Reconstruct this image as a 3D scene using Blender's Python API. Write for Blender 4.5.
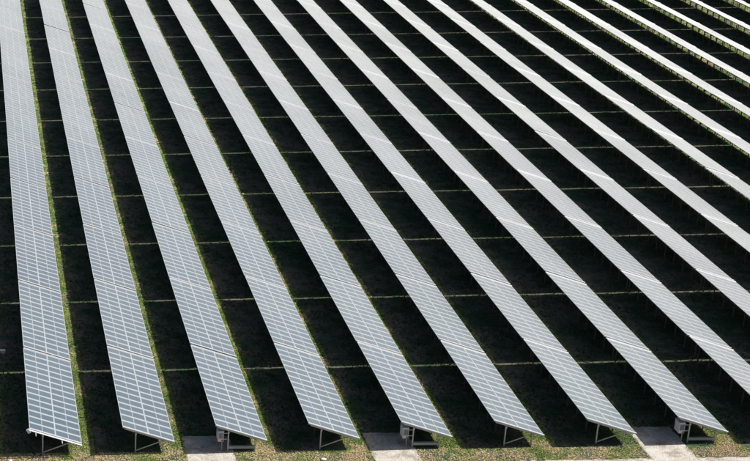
import bpy, math, random
import numpy as np
from mathutils import Vector, Matrix

random.seed(7)
rng = np.random.default_rng(11)
scene = bpy.context.scene
C = scene.collection
for o in list(bpy.data.objects):
    bpy.data.objects.remove(o, do_unlink=True)

# ------------------------------------------------------------------ camera
# Aerial view, an off-centre crop of a wider picture: the optical axis looks
# straight along the rows and lies near the left edge of the crop.
CAM = Vector((-0.7438, -103.6524, 55.4636))
PITCH, ROLL, FPX, CX = 0.351557, 0.010718, 1600.0, -23.78
fwd = Vector((0, math.cos(PITCH), -math.sin(PITCH)))
up0 = Vector((0, math.sin(PITCH), math.cos(PITCH)))
right0 = Vector((1, 0, 0))
cright = math.cos(ROLL) * right0 - math.sin(ROLL) * up0
cup = math.sin(ROLL) * right0 + math.cos(ROLL) * up0
cd = bpy.data.cameras.new('camera')
cam = bpy.data.objects.new('camera', cd)
C.objects.link(cam)
cam.matrix_world = Matrix(((cright.x, cup.x, -fwd.x, CAM.x), (cright.y, cup.y, -fwd.y, CAM.y),
                           (cright.z, cup.z, -fwd.z, CAM.z), (0, 0, 0, 1)))
cd.sensor_fit = 'HORIZONTAL'
cd.sensor_width = 36.0
cd.lens = FPX / 750.0 * 36.0
cd.shift_x = (375.0 - CX) / 750.0
cd.clip_start = 0.5
cd.clip_end = 12000
scene.camera = cam

# ------------------------------------------------------------------ light
SUN = Vector((1.09, 0.17, 1.0)).normalized()       # towards the sun
elev = math.asin(SUN.z)
world = bpy.data.worlds.new('World')
scene.world = world
world.use_nodes = True
wn = world.node_tree.nodes
wl = world.node_tree.links
bg = wn['Background']
sky = wn.new('ShaderNodeTexSky')
sky.sky_type = 'NISHITA'
sky.sun_disc = False
sky.sun_elevation = elev
sky.sun_rotation = math.atan2(SUN.x, SUN.y)
sky.air_density = 1.0
sky.dust_density = 4.0
wl.new(sky.outputs[0], bg.inputs[0])
bg.inputs[1].default_value = 0.05
sd = bpy.data.lights.new('sun', 'SUN')
sd.energy = 5.0
sd.angle = math.radians(0.53)
sd.color = (1.0, 0.955, 0.89)
sun = bpy.data.objects.new('sun', sd)
C.objects.link(sun)
sun.rotation_euler = (-SUN).to_track_quat('-Z', 'Y').to_euler()
sun.location = (60, 20, 60)

vs = scene.view_settings
vs.view_transform = 'Standard'
vs.look = 'None'
vs.exposure = 0.8
vs.gamma = 1.0
vs.use_curve_mapping = False

# ------------------------------------------------------------------ layout
S, WH, ZL, ZH = 6.7515, 3.7943, 0.866, 2.140      # row pitch, plan width, low and high edge
STAG = 0.1085                                    # each row starts a little further back
L = 14.5                                         # table pitch along a row
NM, PITCH_M, MW, MH = 14, 0.998, 0.994, 1.9985    # modules along a table
RAIL = 0.12                                      # end rail closing each end of a table
TLEN = (NM - 1) * PITCH_M + MW + 2 * RAIL        # leaves a slit of 0.29 m between tables
TILT = math.atan2(ZH - ZL, WH)
CT, ST = math.cos(TILT), math.sin(TILT)
SLOPE = math.hypot(WH, ZH - ZL)


def proj(p):
    d = Vector(p) - CAM
    z = d.dot(fwd)
    return CX + FPX * d.dot(cright) / z, 230 - FPX * d.dot(cup) / z


# ------------------------------------------------------------------ materials
def material(name):
    m = bpy.data.materials.new(name)
    m.use_nodes = True
    nt = m.node_tree
    return m, nt, nt.nodes['Principled BSDF']


def noise(nt, scale, detail=4, rough=0.55, vec=None):
    n = nt.nodes.new('ShaderNodeTexNoise')
    n.inputs['Scale'].default_value = scale
    n.inputs['Detail'].default_value = detail
    n.inputs['Roughness'].default_value = rough
    if vec:
        nt.links.new(vec, n.inputs['Vector'])
    return n.outputs['Fac']


def ramp(nt, fac, stops):
    r = nt.nodes.new('ShaderNodeValToRGB')
    e = r.color_ramp.elements
    while len(e) < len(stops):
        e.new(0.5)
    for el, (p, c) in zip(e, stops):
        el.position = p
        el.color = (*c, 1)
    nt.links.new(fac, r.inputs[0])
    return r.outputs[0]


def mix(nt, fac, a, b, blend='MIX'):
    n = nt.nodes.new('ShaderNodeMix')
    n.data_type = 'RGBA'
    n.blend_type = blend
    for sock, val in ((n.inputs[0], fac), (n.inputs[6], a), (n.inputs[7], b)):
        if isinstance(val, (int, float)):
            sock.default_value = val
        elif isinstance(val, tuple):
            sock.default_value = (*val, 1)
        else:
            nt.links.new(val, sock)
    return n.outputs[2]


def math_node(nt, op, a, b=None):
    n = nt.nodes.new('ShaderNodeMath')
    n.operation = op
    n.inputs[2].default_value = -0.36
    for sock, val in ((n.inputs[0], a), (n.inputs[1], b)):
        if val is None:
            continue
        if isinstance(val, (int, float)):
            sock.default_value = val
        else:
            nt.links.new(val, sock)
    return n.outputs[0]


def bump(nt, bsdf, fac, strength, dist):
    b = nt.nodes.new('ShaderNodeBump')
    b.inputs['Strength'].default_value = strength
    b.inputs['Distance'].default_value = dist
    nt.links.new(fac, b.inputs['Height'])
    nt.links.new(b.outputs[0], bsdf.inputs['Normal'])


def position(nt):
    return nt.nodes.new('ShaderNodeNewGeometry').outputs['Position']


def dust_glare_glass(name, stops, rough, film):
    """glass-covered surface with a film of dust and diffuse sky glare, tone differs from piece to piece"""
    m, nt, b = material(name)
    g = nt.nodes.new('ShaderNodeNewGeometry')
    c1 = ramp(nt, g.outputs['Random Per Island'], stops)
    d = noise(nt, 0.35, 5, 0.6, g.outputs['Position'])
    c2 = mix(nt, math_node(nt, 'MULTIPLY', d, 0.07), c1, (0.30, 0.31, 0.32))
    nt.links.new(c2, b.inputs['Base Color'])
    b.inputs['Roughness'].default_value = rough
    b.inputs['IOR'].default_value = 1.42
    # dust film; its whitening at flat view angles stands in for reflected sky haze
    dust = nt.nodes.new('ShaderNodeBsdfDiffuse')
    big = ramp(nt, noise(nt, 0.07, 4, 0.6, g.outputs['Position']), [(0.32, (0.86, 0.86, 0.85)), (0.68, (1.08, 1.08, 1.08))])
    streak = ramp(nt, noise(nt, 1.7, 5, 0.7, g.outputs['Position']), [(0.3, (0.90, 0.90, 0.89)), (0.6, (1, 1, 1))])
    nt.links.new(mix(nt, 1.0, mix(nt, 1.0, big, streak, 'MULTIPLY'), film, 'MULTIPLY'), dust.inputs['Color'])
    fr = nt.nodes.new('ShaderNodeFresnel')
    fr.inputs['IOR'].default_value = 1.35
    mx = nt.nodes.new('ShaderNodeMixShader')
    nt.links.new(fr.outputs[0], mx.inputs[0])
    nt.links.new(b.outputs[0], mx.inputs[1])
    nt.links.new(dust.outputs[0], mx.inputs[2])
    nt.links.new(mx.outputs[0], nt.nodes['Material Output'].inputs['Surface'])
    return m


M_CELL = dust_glare_glass('cell_glass', [(0.0, (0.005, 0.026, 0.056)), (0.45, (0.011, 0.036, 0.064)),
                                    (0.8, (0.022, 0.046, 0.070)), (1.0, (0.046, 0.052, 0.060))], 0.2, (0.55, 0.56, 0.565))
M_BACK = dust_glare_glass('backsheet_under_glass', [(0.0, (0.165, 0.205, 0.235)), (1.0, (0.215, 0.25, 0.275))], 0.2, (0.55, 0.56, 0.565))


def metal(name, col, rough, metallic, var=0.25):
    m, nt, b = material(name)
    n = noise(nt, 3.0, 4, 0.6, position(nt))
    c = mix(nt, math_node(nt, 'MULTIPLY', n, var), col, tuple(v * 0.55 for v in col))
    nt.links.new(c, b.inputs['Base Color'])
    b.inputs['Roughness'].default_value = rough
    b.inputs['Metallic'].default_value = metallic
    return m


M_ALU = metal('anodised_aluminium', (0.33, 0.365, 0.39), 0.42, 0.2)
M_CAP = metal('aluminium_cap', (0.43, 0.45, 0.47), 0.45, 0.1)
M_STEEL = metal('galvanised_steel', (0.46, 0.47, 0.48), 0.5, 0.3, 0.45)
M_STEEL_SHADE = metal('shaded_steel', (0.075, 0.072, 0.07), 0.7, 0.0, 0.5)  # same steel, with the shade under the tables put into its colour
M_WHITE = metal('white_coated_sheet', (0.52, 0.55, 0.57), 0.45, 0.0, 0.2)
M_GREY = metal('grey_plastic', (0.30, 0.31, 0.33), 0.5, 0.0)
M_RED = metal('red_plastic', (0.45, 0.05, 0.04), 0.45, 0.0)
M_RUBBER = metal('black_cable', (0.03, 0.03, 0.03), 0.6, 0.0)

# soil with dry grass remains
M_GROUND, nt, b = material('dry_soil_with_turf')
P = position(nt)
n1 = noise(nt, 0.55, 6, 0.6, P)
n2 = noise(nt, 3.5, 5, 0.65, P)
n3 = noise(nt, 0.11, 3, 0.5, P)
soil = ramp(nt, n2, [(0.25, (0.060, 0.054, 0.041)), (0.5, (0.115, 0.102, 0.078)), (0.75, (0.20, 0.175, 0.135))])
turf = ramp(nt, n2, [(0.3, (0.016, 0.042, 0.022)), (0.7, (0.040, 0.072, 0.036))])
mask = ramp(nt, math_node(nt, 'ADD', math_node(nt, 'MULTIPLY', n1, 0.65), math_node(nt, 'MULTIPLY', n3, 0.35)),
            [(0.40, (0, 0, 0)), (0.58, (1, 1, 1))])
nt.links.new(mix(nt, mask, soil, turf), b.inputs['Base Color'])
b.inputs['Roughness'].default_value = 0.95
b.inputs['Specular IOR Level'].default_value = 0.15
bump(nt, b, n2, 0.9, 0.12)

M_GRAVEL, nt, b = material('pale_gravel')
P = position(nt)
v = nt.nodes.new('ShaderNodeTexVoronoi')
v.inputs['Scale'].default_value = 14.0
nt.links.new(P, v.inputs['Vector'])
gcol = ramp(nt, v.outputs['Color'], [(0.1, (0.29, 0.275, 0.25)), (0.55, (0.39, 0.375, 0.345)), (0.95, (0.48, 0.465, 0.43))])
stain = ramp(nt, noise(nt, 0.9, 6, 0.65, P), [(0.38, (0.58, 0.52, 0.44)), (0.5, (0.9, 0.88, 0.85)), (0.62, (1.05, 1.05, 1.05))])
nt.links.new(mix(nt, 1.0, gcol, stain, 'MULTIPLY'), b.inputs['Base Color'])
b.inputs['Roughness'].default_value = 0.92
bump(nt, b, v.outputs['Distance'], 0.5, 0.04)

# grass blades: colour differs from tuft to tuft, patches of straw among green
M_GRASS, nt, b = material('grass_blades')
g = nt.nodes.new('ShaderNodeNewGeometry')
p1 = noise(nt, 0.42, 5, 0.6, g.outputs['Position'])
p1b = math_node(nt, 'ADD', math_node(nt, 'MULTIPLY_ADD', p1, 1.5), math_node(nt, 'MULTIPLY', g.outputs['Random Per Island'], 0.2))
sep = nt.nodes.new('ShaderNodeSeparateXYZ')
nt.links.new(g.outputs['Position'], sep.inputs[0])
verge = nt.nodes.new('ShaderNodeMapRange')           # trodden dry verge beside the road
verge.inputs['From Min'].default_value = 2.2
verge.inputs['From Max'].default_value = -0.8
verge.inputs['To Max'].default_value = 0.2
nt.links.new(sep.outputs[1], verge.inputs['Value'])
p1b = math_node(nt, 'ADD', p1b, verge.outputs[0])
gc = ramp(nt, p1b, [(0.36, (0.14, 0.235, 0.045)), (0.52, (0.23, 0.30, 0.075)), (0.60, (0.38, 0.39, 0.14)),
                    (0.68, (0.60, 0.52, 0.31)), (0.82, (0.58, 0.45, 0.30))])
nt.links.new(gc, b.inputs['Base Color'])
b.inputs['Roughness'].default_value = 0.75
b.inputs['Specular IOR Level'].default_value = 0.2

M_WEED, nt, b = material('weed_leaves')
g = nt.nodes.new('ShaderNodeNewGeometry')
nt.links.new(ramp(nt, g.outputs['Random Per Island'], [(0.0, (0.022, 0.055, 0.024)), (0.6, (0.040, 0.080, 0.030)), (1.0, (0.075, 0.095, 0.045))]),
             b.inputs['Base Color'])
b.inputs['Roughness'].default_value = 0.8
b.inputs['Specular IOR Level'].default_value = 0.2

M_STONE, nt, b = material('pale_stone')
nt.links.new(ramp(nt, noise(nt, 9, 5, 0.6), [(0.3, (0.42, 0.40, 0.36)), (0.7, (0.68, 0.66, 0.61))]), b.inputs['Base Color'])
b.inputs['Roughness'].default_value = 0.9


# ------------------------------------------------------------------ mesh helpers
class MB:
    """collects boxes, bars and quads, builds one mesh"""

    def __init__(self):
        self.v, self.f, self.m = [], [], []

    def quad(self, pts, mi=0):
        n = len(self.v)
        self.v += [tuple(p) for p in pts]
        self.f.append(tuple(range(n, n + len(pts))))
        self.m.append(mi)

    def box(self, lo, hi, mi=0):
        n = len(self.v)
        self.v += [(x, y, z) for z in (lo[2], hi[2]) for y in (lo[1], hi[1]) for x in (lo[0], hi[0])]
        for q in ((0, 2, 3, 1), (4, 5, 7, 6), (0, 1, 5, 4), (2, 6, 7, 3), (0, 4, 6, 2), (1, 3, 7, 5)):
            self.f.append(tuple(n + i for i in q))
            self.m.append(mi)

    def bar(self, a, b, w, h, mi=0, side=Vector((0, 1, 0))):
        """rectangular bar from a to b, w across side, h across the other axis"""
        a, b = Vector(a), Vector(b)
        d = (b - a).normalized()
        s = (side - d * side.dot(d)).normalized()
        t = d.cross(s)
        n = len(self.v)
        for p in (a, b):
            for i, j in ((-1, -1), (1, -1), (1, 1), (-1, 1)):
                self.v.append(tuple(p + s * (i * w / 2) + t * (j * h / 2)))
        for q in ((3, 2, 1, 0), (4, 5, 6, 7), (0, 1, 5, 4), (1, 2, 6, 5), (2, 3, 7, 6), (3, 0, 4, 7)):
            self.f.append(tuple(n + i for i in q))
            self.m.append(mi)

    def add(self, other, mat=Matrix.Identity(4)):
        n = len(self.v)
        self.v += [tuple(mat @ Vector(p)) for p in other.v]
        self.f += [tuple(n + i for i in q) for q in other.f]
        self.m += other.m
        return self

    def mesh(self, name, mats):
        me = bpy.data.meshes.new(name)
        me.from_pydata(self.v, [], self.f)
        for m in mats:
            me.materials.append(m)
        me.polygons.foreach_set('material_index', self.m)
        me.update()
        return me


def link(name, me, parent=None, mat=None):
    o = bpy.data.objects.new(name, me)
    C.objects.link(o)
    if parent:
        o.parent = parent
    if mat is not None:
        o.matrix_local = mat
    return o


def tag(o, label, cat, group=None):
    o['label'] = label
    o['category'] = cat
    if group:
        o['group'] = group
    return o


def structure(o):
    o['kind'] = 'structure'
    return o


# ------------------------------------------------------------------ ground
def ground_height(x, y):
    return 0.0


mb = MB()
GX = [-3000, -400, -60, 0, 60, 130, 220, 600, 3500]
GY = [-3000, -400, -60, 0, 60, 130, 220, 800, 5000]
for i in range(len(GX) - 1):
    for j in range(len(GY) - 1):
        mb.quad([(GX[i], GY[j], 0), (GX[i + 1], GY[j], 0), (GX[i + 1], GY[j + 1], 0), (GX[i], GY[j + 1], 0)])
structure(link('ground', mb.mesh('ground', [M_GROUND])))


def ragged_sheet(name, x0, x1, y0, y1, z, slope=0.0, step=0.22, amp=0.10):
    """flat sheet with an uneven outline"""
    pts = []

    def run(ax, ay, bx, by):
        n = max(2, int(math.hypot(bx - ax, by - ay) / step))
        for k in range(n):
            t = k / n
            pts.append((ax + (bx - ax) * t + random.uniform(-amp, amp), ay + (by - ay) * t + random.uniform(-amp, amp), z))
    run(x0, y0 + slope * x0, x1, y0 + slope * x1)
    run(x1, y0 + slope * x1, x1, y1 + slope * x1)
    run(x1, y1 + slope * x1, x0, y1 + slope * x0)
    run(x0, y1 + slope * x0, x0, y0 + slope * x0)
    m = MB()
    m.quad(pts)
    return structure(link(name, m.mesh(name, [M_GRAVEL])))


ROAD_EDGE, RSL = -2.27, STAG / S
ragged_sheet('gravel_road', -120, 190, -7.6, ROAD_EDGE, 0.008, RSL, 0.35, 0.10)
PADS = {3: (-5.92, -2.42, 2.45), 5: (-5.98, -2.62, 2.45), 8: (-6.45, -3.12, 2.6)}
for r, (a, c, top) in PADS.items():
    yr = STAG * (r - 1)
    ragged_sheet('gravel_path', r * S + a, r * S + c, ROAD_EDGE - 0.3 + yr, yr + top, 0.013, 0, 0.22, 0.06)

# ------------------------------------------------------------------ solar module
# local axes of a module: x down the slope, y along the row, z off the glass
TILTM = Matrix.Rotation(TILT, 4, 'Y')


def module_body():
    m = MB()
    hx, hy = MH / 2, MW / 2
    fw = 0.028
    m.box((-hx, -hy, -0.040), (hx, hy, -0.003), 0)
    # frame lip, proud of the glass
    for lo, hi in (((-hx, -hy), (-hx + fw, hy)), ((hx - fw, -hy), (hx, hy)),
                   ((-hx + fw, -hy), (hx - fw, -hy + fw)), ((-hx + fw, hy - fw), (hx - fw, hy))):
        m.box((*lo, -0.0028), (*hi, 0.002), 0)
    m.quad([(-hx + fw, -hy + fw, 0), (hx - fw, -hy + fw, 0), (hx - fw, hy - fw, 0), (-hx + fw, hy - fw, 0)], 1)
    return m


def cell_quad(k):
    hx, hy = MH / 2, MW / 2
    my, me, mc = 0.125, 0.052, 0.026
    x0, x1 = (-hx + me, -mc) if k == 0 else (mc, hx - me)
    m = MB()
    m.box((x0, -hy + my, 0.0004), (x1, hy - my, 0.0024), 0)
    return m


me_body = module_body().mesh('module', [M_ALU, M_BACK])
me_cell = [cell_quad(k).mesh('cell_panel', [M_CELL]) for k in (0, 1)]
full = module_body()
for k in (0, 1):
    c = cell_quad(k)
    c.m = [2] * len(c.m)
    full.add(c)
me_full = full.mesh('module', [M_ALU, M_BACK, M_CELL])


def slot(i, j):
    """transform of module j of tier i (0 upper, 1 lower) in table axes (origin: low edge, near end, ground)"""
    s = (SLOPE - 2 * MH) / 2 + 0.0
    d = (MH / 2 + 0.0) if i == 0 else SLOPE - MH / 2
    x = -WH + d * CT
    z = ZH - d * ST
    return Matrix.Translation((x, RAIL + MW / 2 + j * PITCH_M, z)) @ TILTM


arr = MB()
for i in range(2):
    for j in range(NM):
        arr.add(full, slot(i, j))


def end_rail(y):
    m = MB()
    hw = RAIL / 2 - 0.003
    prof = [(-hw, -0.075), (hw, -0.075), (hw, 0.012), (hw * 0.45, 0.050), (-hw * 0.45, 0.050), (-hw, 0.012)]   # ridged cap
    up = Vector((ST, 0, CT))
    for p in (Vector((-WH, y, ZH)), Vector((0, y, ZL))):
        m.v += [tuple(p + Vector((0, a, 0)) + up * c) for a, c in prof]
    n = len(prof)
    for i in range(n):
        m.f.append((i, (i + 1) % n, n + (i + 1) % n, n + i))
    m.f += [tuple(range(n - 1, -1, -1)), tuple(range(n, 2 * n))]
    m.m += [0] * (n + 2)
    return m


ERY = (RAIL / 2 - 0.003, TLEN - RAIL / 2 + 0.003)
me_er = [end_rail(y).mesh('end_rail', [M_CAP]) for y in ERY]
for y in ERY:
    e = end_rail(y)
    e.m = [3] * len(e.m)
    arr.add(e)
me_array = arr.mesh('module_array', [M_ALU, M_BACK, M_CELL, M_CAP])

# ------------------------------------------------------------------ support structure
FR, RR = 0.745, 0.225          # front (high) and rear (low) post, as fractions of the width from the low edge


def under(frac, drop):
    return (-WH * frac, ZL + (ZH - ZL) * frac - drop)


fx, fz = under(FR, 0.20)
rx, rz = under(RR, 0.20)


def post_high():
    m = MB()
    m.box((fx - 0.04, -0.04, -0.2), (fx + 0.04, 0.04, fz))
    m.box((fx - 0.062, -0.1, fz - 0.16), (fx + 0.062, -0.047, fz - 0.02))
    return m


def post_low():
    m = MB()
    m.box((rx - 0.04, -0.04, -0.2), (rx + 0.04, 0.04, rz))
    m.box((rx - 0.062, -0.1, rz - 0.16), (rx + 0.062, -0.047, rz - 0.02))
    return m


def brace():
    m = MB()
    m.bar((fx + 0.055, 0.0, 0.16), (rx - 0.055, 0.0, rz - 0.05), 0.05, 0.07)
    return m


def rafter():
    m = MB()
    a, c = under(0.95, 0.15), under(0.05, 0.15)
    m.bar((a[0], 0, a[1]), (c[0], 0, c[1]), 0.06, 0.10)
    return m


me_ph, me_pl = post_high().mesh('post', [M_STEEL]), post_low().mesh('post', [M_STEEL])
me_ph_shade, me_pl_shade = post_high().mesh('post', [M_STEEL_SHADE]), post_low().mesh('post', [M_STEEL_SHADE])
me_ra_shade = rafter().mesh('rafter', [M_STEEL_SHADE])
me_br, me_ra = brace().mesh('brace', [M_STEEL]), rafter().mesh('rafter', [M_STEEL])
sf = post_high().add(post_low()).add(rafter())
me_frame = sf.mesh('support_frame', [M_STEEL_SHADE])
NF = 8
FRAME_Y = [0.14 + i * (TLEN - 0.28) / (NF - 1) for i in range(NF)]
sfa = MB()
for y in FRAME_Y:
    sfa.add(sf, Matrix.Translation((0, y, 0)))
me_frames = sfa.mesh('support_frames', [M_STEEL_SHADE])
PUR = (0.88, 0.62, 0.38, 0.12)


def purlin(frac, y0, y1):
    m = MB()
    x, z = under(frac, 0.073)
    m.bar((x, y0, z), (x, y1, z), 0.06, 0.055, 0, Vector((1, 0, 0)))
    return m


me_pur = [purlin(p, 0.02, TLEN - 0.02).mesh('purlin', [M_STEEL]) for p in PUR]
me_pur_long = [purlin(p, -0.70, TLEN + 0.30).mesh('purlin', [M_STEEL]) for p in PUR]
me_pur_link = [purlin(p, -0.03, TLEN + 0.30).mesh('purlin', [M_STEEL]) for p in PUR]
pj = MB()
for p in PUR:
    pj.add(purlin(p, 0.02, TLEN - 0.02))
me_purs = pj.mesh('purlins', [M_STEEL_SHADE])

# string cables clipped under the upper edge
tray = MB()
tray.box((fx + 0.06, -0.07, 0.20), (rx - 0.06, 0.07, 0.24))
tray.box((fx + 0.06, -0.09, 0.20), (rx - 0.06, -0.071, 0.40))
tray.box((fx + 0.06, 0.071, 0.20), (rx - 0.06, 0.09, 0.40))
me_tray = tray.mesh('cable_tray', [M_ALU])

ORD = ['', 'first', 'second', 'third', 'fourth', 'fifth', 'sixth', 'seventh', 'eighth', 'ninth', 'tenth', 'eleventh',
       'twelfth', 'thirteenth', 'fourteenth', 'fifteenth', 'sixteenth', 'seventeenth', 'eighteenth', 'nineteenth', 'twentieth']


def in_view(r, k, mx=0, my=0):
    y0 = STAG * (r - 1) + k * L
    ps = [proj((r * S - a, y0 + c, z)) for a, z in ((0, ZL), (WH, ZH)) for c in (0, TLEN / 2, TLEN)]
    xs, ys = [p[0] for p in ps], [p[1] for p in ps]
    return max(xs) > -mx and min(xs) < 750 + mx and max(ys) > -my and min(ys) < 461


tables = {}
for r in range(0, 20):
    n = 0
    for k in range(0, 13):
        vis = in_view(r, k)
        if not vis and not in_view(r, k, 70, 6):
            continue
        if vis:
            n += 1
        y0 = STAG * (r - 1) + k * L
        root = link('solar_table', None)
        root.empty_display_size = 0.3
        root.location = (r * S, y0, random.gauss(0, 0.012))
        root.rotation_euler = (random.gauss(0, 0.0006), random.gauss(0, 0.004), random.gauss(0, 0.0004))
        tables[(r, k)] = root
        if r == 0:
            lab = f'solar table {ORD[k + 1]} from the near end of the row past the left edge'
        elif r <= 8:
            what = 'grey solar table'
            if k == 0:
                what = {3: 'table by a gravel path', 5: 'table by a gravel path',
                        8: 'table by a gravel path', 1: 'table with white end rail'}.get(r, what)
                lab = f'{what}, at the near end of the {ORD[r]} row from the left'
            else:
                lab = f'{what}, {ORD[k + 1]} from the near end of the {ORD[r]} row from the left'
        elif vis:
            lab = f'pale solar table, {ORD[n]} in view up the {ORD[r]} row from the left'
        else:
            lab = f'pale solar table past the picture edge, {ORD[k + 1]} from the end of the {ORD[r]} row'
        tag(root, lab, 'solar table', 'solar panel tables in long parallel rows')
        if k <= 4:
            for i in range(2):
                for j in range(NM):
                    if k <= 1 and r >= 1:
                        mo = link('module', me_body, root, slot(i, j))
                        for c in (0, 1):
                            link('cell_panel', me_cell[c], mo)
                    else:
                        link('module', me_full, root, slot(i, j))
            for me in me_er:
                link('end_rail', me, root)
            for q in range(4):
                me = me_pur[q]
                if r <= 1:
                    me = me_pur_long[q] if (k == 0 and q in (0, 2)) else (me_pur_link[q] if q in (0, 2) else me)
                link('purlin', me, root)
            for fi, y in enumerate(FRAME_Y):
                T = Matrix.Translation((0, y, 0))
                if k == 0:
                    link('post', me_ph_shade if fi else me_ph, root, T)
                    link('post', me_pl_shade if fi else me_pl, root, T)
                    link('rafter', me_ra_shade if fi else me_ra, root, T)
                    if fi == 0 and r not in PADS:
                        link('brace', me_br, root, T)
                else:
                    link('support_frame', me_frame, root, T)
            if k == 0 and r in PADS:
                link('cable_tray', me_tray, root, Matrix.Translation((0, FRAME_Y[0], 0)))
            if k == 0 and r == 1:
                m = MB()
                a, c = under(1.0, 0.02), under(0.0, 0.02)
                m.bar((a[0], -0.17, a[1]), (c[0], -0.17, c[1]), 0.16, 0.04)
                link('end_trim', m.mesh('end_trim', [M_WHITE]), root)
                m = MB()
                m.bar((a[0] - 0.16, -0.2, a[1] - 0.1), (a[0] + 0.02, -0.2, a[1] + 0.0), 0.2, 0.3)
                link('end_cap', m.mesh('end_cap', [M_WHITE]), root)
        else:
            o = link('module_array', me_array, root)
            o['kind'] = 'stuff'
            o = link('support_frames', me_frames, root)
            o['kind'] = 'stuff'
            o = link('purlins', me_purs, root)
            o['kind'] = 'stuff'

# ------------------------------------------------------------------ inverter cabinets hung behind the end posts
body = MB()
body.box((-0.20, 0, 0), (0.20, 0.80, 0.82))
body.box((-0.225, -0.02, 0.822), (0.225, 0.83, 0.85))
me_inv = body.mesh('housing', [M_WHITE])
door = MB()
door.box((-0.222, 0.05, 0.06), (-0.202, 0.75, 0.76))
me_door = door.mesh('door', [M_WHITE])
hand = MB()
hand.box((-0.25, 0.64, 0.36), (-0.2225, 0.68, 0.52))
me_hand = hand.mesh('handle', [M_GREY])
fins = []
for i in range(9):
    f = MB()
    f.box((-0.16 + i * 0.037, -0.05, 0.25), (-0.15 + i * 0.037, -0.002, 0.70))
    fins.append(f)
brk = MB()
brk.box((0.203, 0.06, 0.15), (0.50, 0.10, 0.20))
brk.box((0.203, 0.06, 0.62), (0.50, 0.10, 0.67))
me_brk = brk.mesh('bracket', [M_STEEL])
cond = MB()
for a in range(10):
    t0, t1 = a / 10 * 2 * math.pi, (a + 1) / 10 * 2 * math.pi
    cond.quad([(0.10 + 0.035 * math.cos(t0), 0.08 + 0.035 * math.sin(t0), -0.95), (0.10 + 0.035 * math.cos(t1), 0.08 + 0.035 * math.sin(t1), -0.95),
               (0.10 + 0.035 * math.cos(t1), 0.08 + 0.035 * math.sin(t1), 0.0), (0.10 + 0.035 * math.cos(t0), 0.08 + 0.035 * math.sin(t0), 0.0)])
me_cond = cond.mesh('conduit', [M_GREY])
sw = MB()
sw.box((0.05, -0.04, 0.03), (0.17, -0.002, 0.15))
sw.box((0.09, -0.07, 0.045), (0.13, -0.0405, 0.135))
me_sw = sw.mesh('switch', [M_RED])
INV = {3: 'white inverter cabinet hung under the panels of the third row from the left',
       5: 'white inverter cabinet hung under the panels of the fifth row from the left',
       8: 'white inverter cabinet under the panels of the rightmost row whose end shows'}
for r, lab in INV.items():
    root = link('inverter_cabinet', None)
    root.location = (r * S - 3.36, STAG * (r - 1) + 0.14, 0.74)
    tag(root, lab, 'inverter', 'inverter cabinets at the row ends')
    link('housing', me_inv, root)
    d = link('door', me_door, root)
    link('handle', me_hand, d)
    for f in fins:
        link('cooling_fin', f.mesh('cooling_fin', [M_GREY]), root)
    link('bracket', me_brk, root)
    link('conduit', me_cond, root)
    link('switch', me_sw, root)

# small marker box in the shade left of the first row
root = link('junction_box', None)
root.location = (1.36, 17.45, 0)
tag(root, 'small white box on a short stake in the shade by the left picture edge', 'junction box')
m = MB(); m.box((-0.03, -0.03, -0.1), (0.03, 0.03, 0.22)); link('stake', m.mesh('stake', [M_STEEL]), root)
m = MB(); m.box((-0.19, -0.11, 0.2205), (0.19, 0.11, 0.45)); link('housing', m.mesh('housing', [M_WHITE]), root)
m = MB(); m.box((-0.21, -0.13, 0.452), (0.21, 0.13, 0.48)); link('lid', m.mesh('lid', [M_WHITE]), root)


# ------------------------------------------------------------------ loose stones
def stone(name, x, y, sx, sy, sz, label):
    import bmesh
    bm = bmesh.new()
    bmesh.ops.create_icosphere(bm, subdivisions=2, radius=1)
    for vtx in bm.verts:
        k = 1 + random.uniform(-0.2, 0.2)
        vtx.co = Vector((vtx.co.x * sx * k, vtx.co.y * sy * k, vtx.co.z * sz * k))
    me = bpy.data.meshes.new(name)
    bm.to_mesh(me)
    bm.free()
    me.materials.append(M_STONE)
    o = link(name, me)
    o.location = (x, y, sz * 0.5)
    tag(o, label, 'stone')


stone('stone', 24.1, -1.2, 0.21, 0.17, 0.09, 'pale angular stone in the grass before the fourth row from the left')
stone('stone', 1.5, -0.95, 0.2, 0.16, 0.13, 'small pale stone in the bottom left picture corner')

# ------------------------------------------------------------------ grass
def tufts(px, py, h, spread, nb):
    """blade triangles for tufts standing at px, py"""
    n = len(px)
    ang = rng.uniform(0, 2 * np.pi, (n, nb))
    lean = rng.uniform(0.4, 1.3, (n, nb)) * spread[:, None]
    bh = h[:, None] * rng.uniform(0.55, 1.0, (n, nb))
    off = rng.uniform(0, 0.6, (n, nb)) * spread[:, None]
    bx = px[:, None] + np.cos(ang) * off
    by = py[:, None] + np.sin(ang) * off
    w = (0.012 + 0.16 * spread)[:, None]
    v = np.empty((n, nb, 3, 3))
    v[..., 0, 0] = bx - np.sin(ang) * w; v[..., 0, 1] = by + np.cos(ang) * w; v[..., 0, 2] = -0.01
    v[..., 1, 0] = bx + np.sin(ang) * w; v[..., 1, 1] = by - np.cos(ang) * w; v[..., 1, 2] = -0.01
    v[..., 2, 0] = bx + np.cos(ang) * lean; v[..., 2, 1] = by + np.sin(ang) * lean; v[..., 2, 2] = bh
    return v.reshape(-1, 3)


def scatter(x0, x1, y0, y1, density):
    n = int((x1 - x0) * (y1 - y0) * density)
    return rng.uniform(x0, x1, n), rng.uniform(y0, y1, n)


XS, YS, HS, SP = [], [], [], []


def sow(x0, x1, y0, y1, dens, h, sp):
    x, y = scatter(x0, x1, y0, y1, dens)
    XS.append(x); YS.append(y)
    HS.append(rng.uniform(h * 0.45, h, len(x))); SP.append(rng.uniform(sp * 0.6, sp, len(x)))


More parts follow.
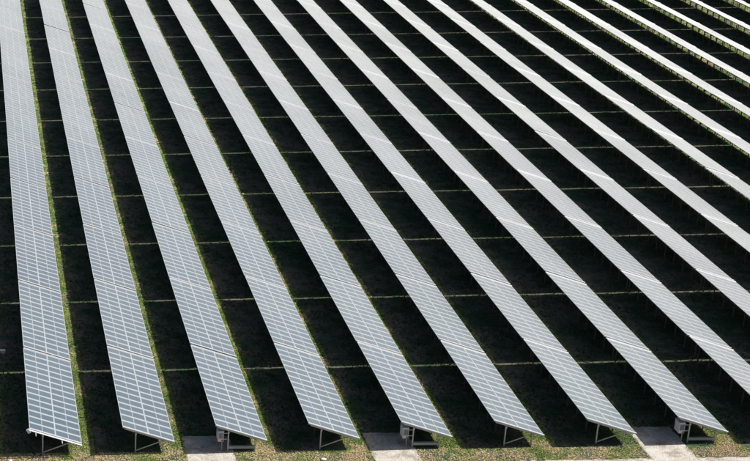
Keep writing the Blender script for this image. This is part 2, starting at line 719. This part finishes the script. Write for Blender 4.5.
for r in range(0, 20):
    x = r * S
    xa, xb = x - 0.95, x + 1.0
    for ya, yb, dens, sp in ((-0.2, 16, 190, 0.08), (16, 45, 90, 0.12), (45, 90, 38, 0.19), (90, 170, 18, 0.27)):
        # skip what never shows
        if proj((xa, yb, 0))[0] > 760 or (ya > 0 and proj((xa, ya, 0))[1] < -10):
            continue
        sow(xa, xb, ya, yb, dens, 0.11, sp)
sow(-1, 58, -2.6, 0.2, 200, 0.10, 0.08)
XS, YS, HS, SP = map(np.concatenate, (XS, YS, HS, SP))
keep = np.ones(len(XS), bool)
for r, (a, c, top) in PADS.items():
    yr = STAG * (r - 1)
    creep = rng.exponential(0.07, len(XS)) + 0.02
    inside = (XS > r * S + a + creep) & (XS < r * S + c - creep) & (YS < yr + top - creep)
    keep &= ~inside
keep &= ~(YS < ROAD_EDGE + RSL * XS + 0.06 - rng.exponential(0.07, len(XS)))
# patchy: bare soil shows between the clumps
patch = (np.sin(XS * 1.3 + 0.7 * np.sin(YS * 0.9)) + np.sin(YS * 0.83 + 1.1 * np.sin(XS * 1.7)) + np.sin(XS * 3.1 - YS * 2.3) * 0.6)
keep &= rng.uniform(-2.6, 2.2, len(XS)) < patch + 1.0
XS, YS, HS, SP = XS[keep], YS[keep], HS[keep], SP[keep]


def grass_object(name, V, mat, label):
    n = len(V) // 3
    me = bpy.data.meshes.new(name)
    me.vertices.add(len(V))
    me.vertices.foreach_set('co', V.astype(np.float32).ravel())
    me.loops.add(len(V))
    me.loops.foreach_set('vertex_index', np.arange(len(V), dtype=np.int32))
    me.polygons.add(n)
    me.polygons.foreach_set('loop_start', np.arange(0, len(V), 3, dtype=np.int32))
    me.polygons.foreach_set('loop_total', np.full(n, 3, dtype=np.int32))
    me.materials.append(mat)
    me.update()
    o = link(name, me)
    o['kind'] = 'stuff'
    tag(o, label, 'grass')
    return n


nt3 = grass_object('grass', tufts(XS, YS, HS, SP, 6), M_GRASS, 'patchy green and straw coloured grass along the row edges and before the panel rows')

# rough low weeds in the wide lanes between the rows, growing in drifts
WX, WY, WHT, WS = [], [], [], []
for r in range(0, 20):
    x = r * S
    for ya, yb, dens, sp in ((0.2, 16, 26, 0.12), (16, 45, 15, 0.15), (45, 90, 7, 0.2), (90, 170, 3, 0.28)):
        if proj((x, yb, 0))[0] > 760 or (ya > 0.5 and proj((x, ya, 0))[1] < -10):
            continue
        a, c = scatter(x + 0.6, x + S - 1.0, ya, yb, dens)
        WX.append(a); WY.append(c)
        WHT.append(rng.uniform(0.05, 0.20, len(a))); WS.append(rng.uniform(sp * 0.6, sp, len(a)))
WX, WY, WHT, WS = map(np.concatenate, (WX, WY, WHT, WS))
drift = np.sin(WX * 0.9 + 1.3 * np.sin(WY * 0.31)) + np.sin(WY * 0.47 + 1.7 * np.sin(WX * 0.7)) + 0.7 * np.sin(WX * 2.3 + WY * 1.9)
ok = rng.uniform(-2.2, 2.2, len(WX)) < drift
for r, (a, c, top) in PADS.items():
    yr = STAG * (r - 1)
    ok &= ~((WX > r * S + a) & (WX < r * S + c) & (WY < yr + top))
WX, WY, WHT, WS = WX[ok], WY[ok], WHT[ok], WS[ok]
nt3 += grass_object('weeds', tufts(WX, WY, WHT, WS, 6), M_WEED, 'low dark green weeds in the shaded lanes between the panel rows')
print('tables', len(tables), 'tufts', len(XS), 'tris', nt3, 'objects', len(bpy.data.objects))
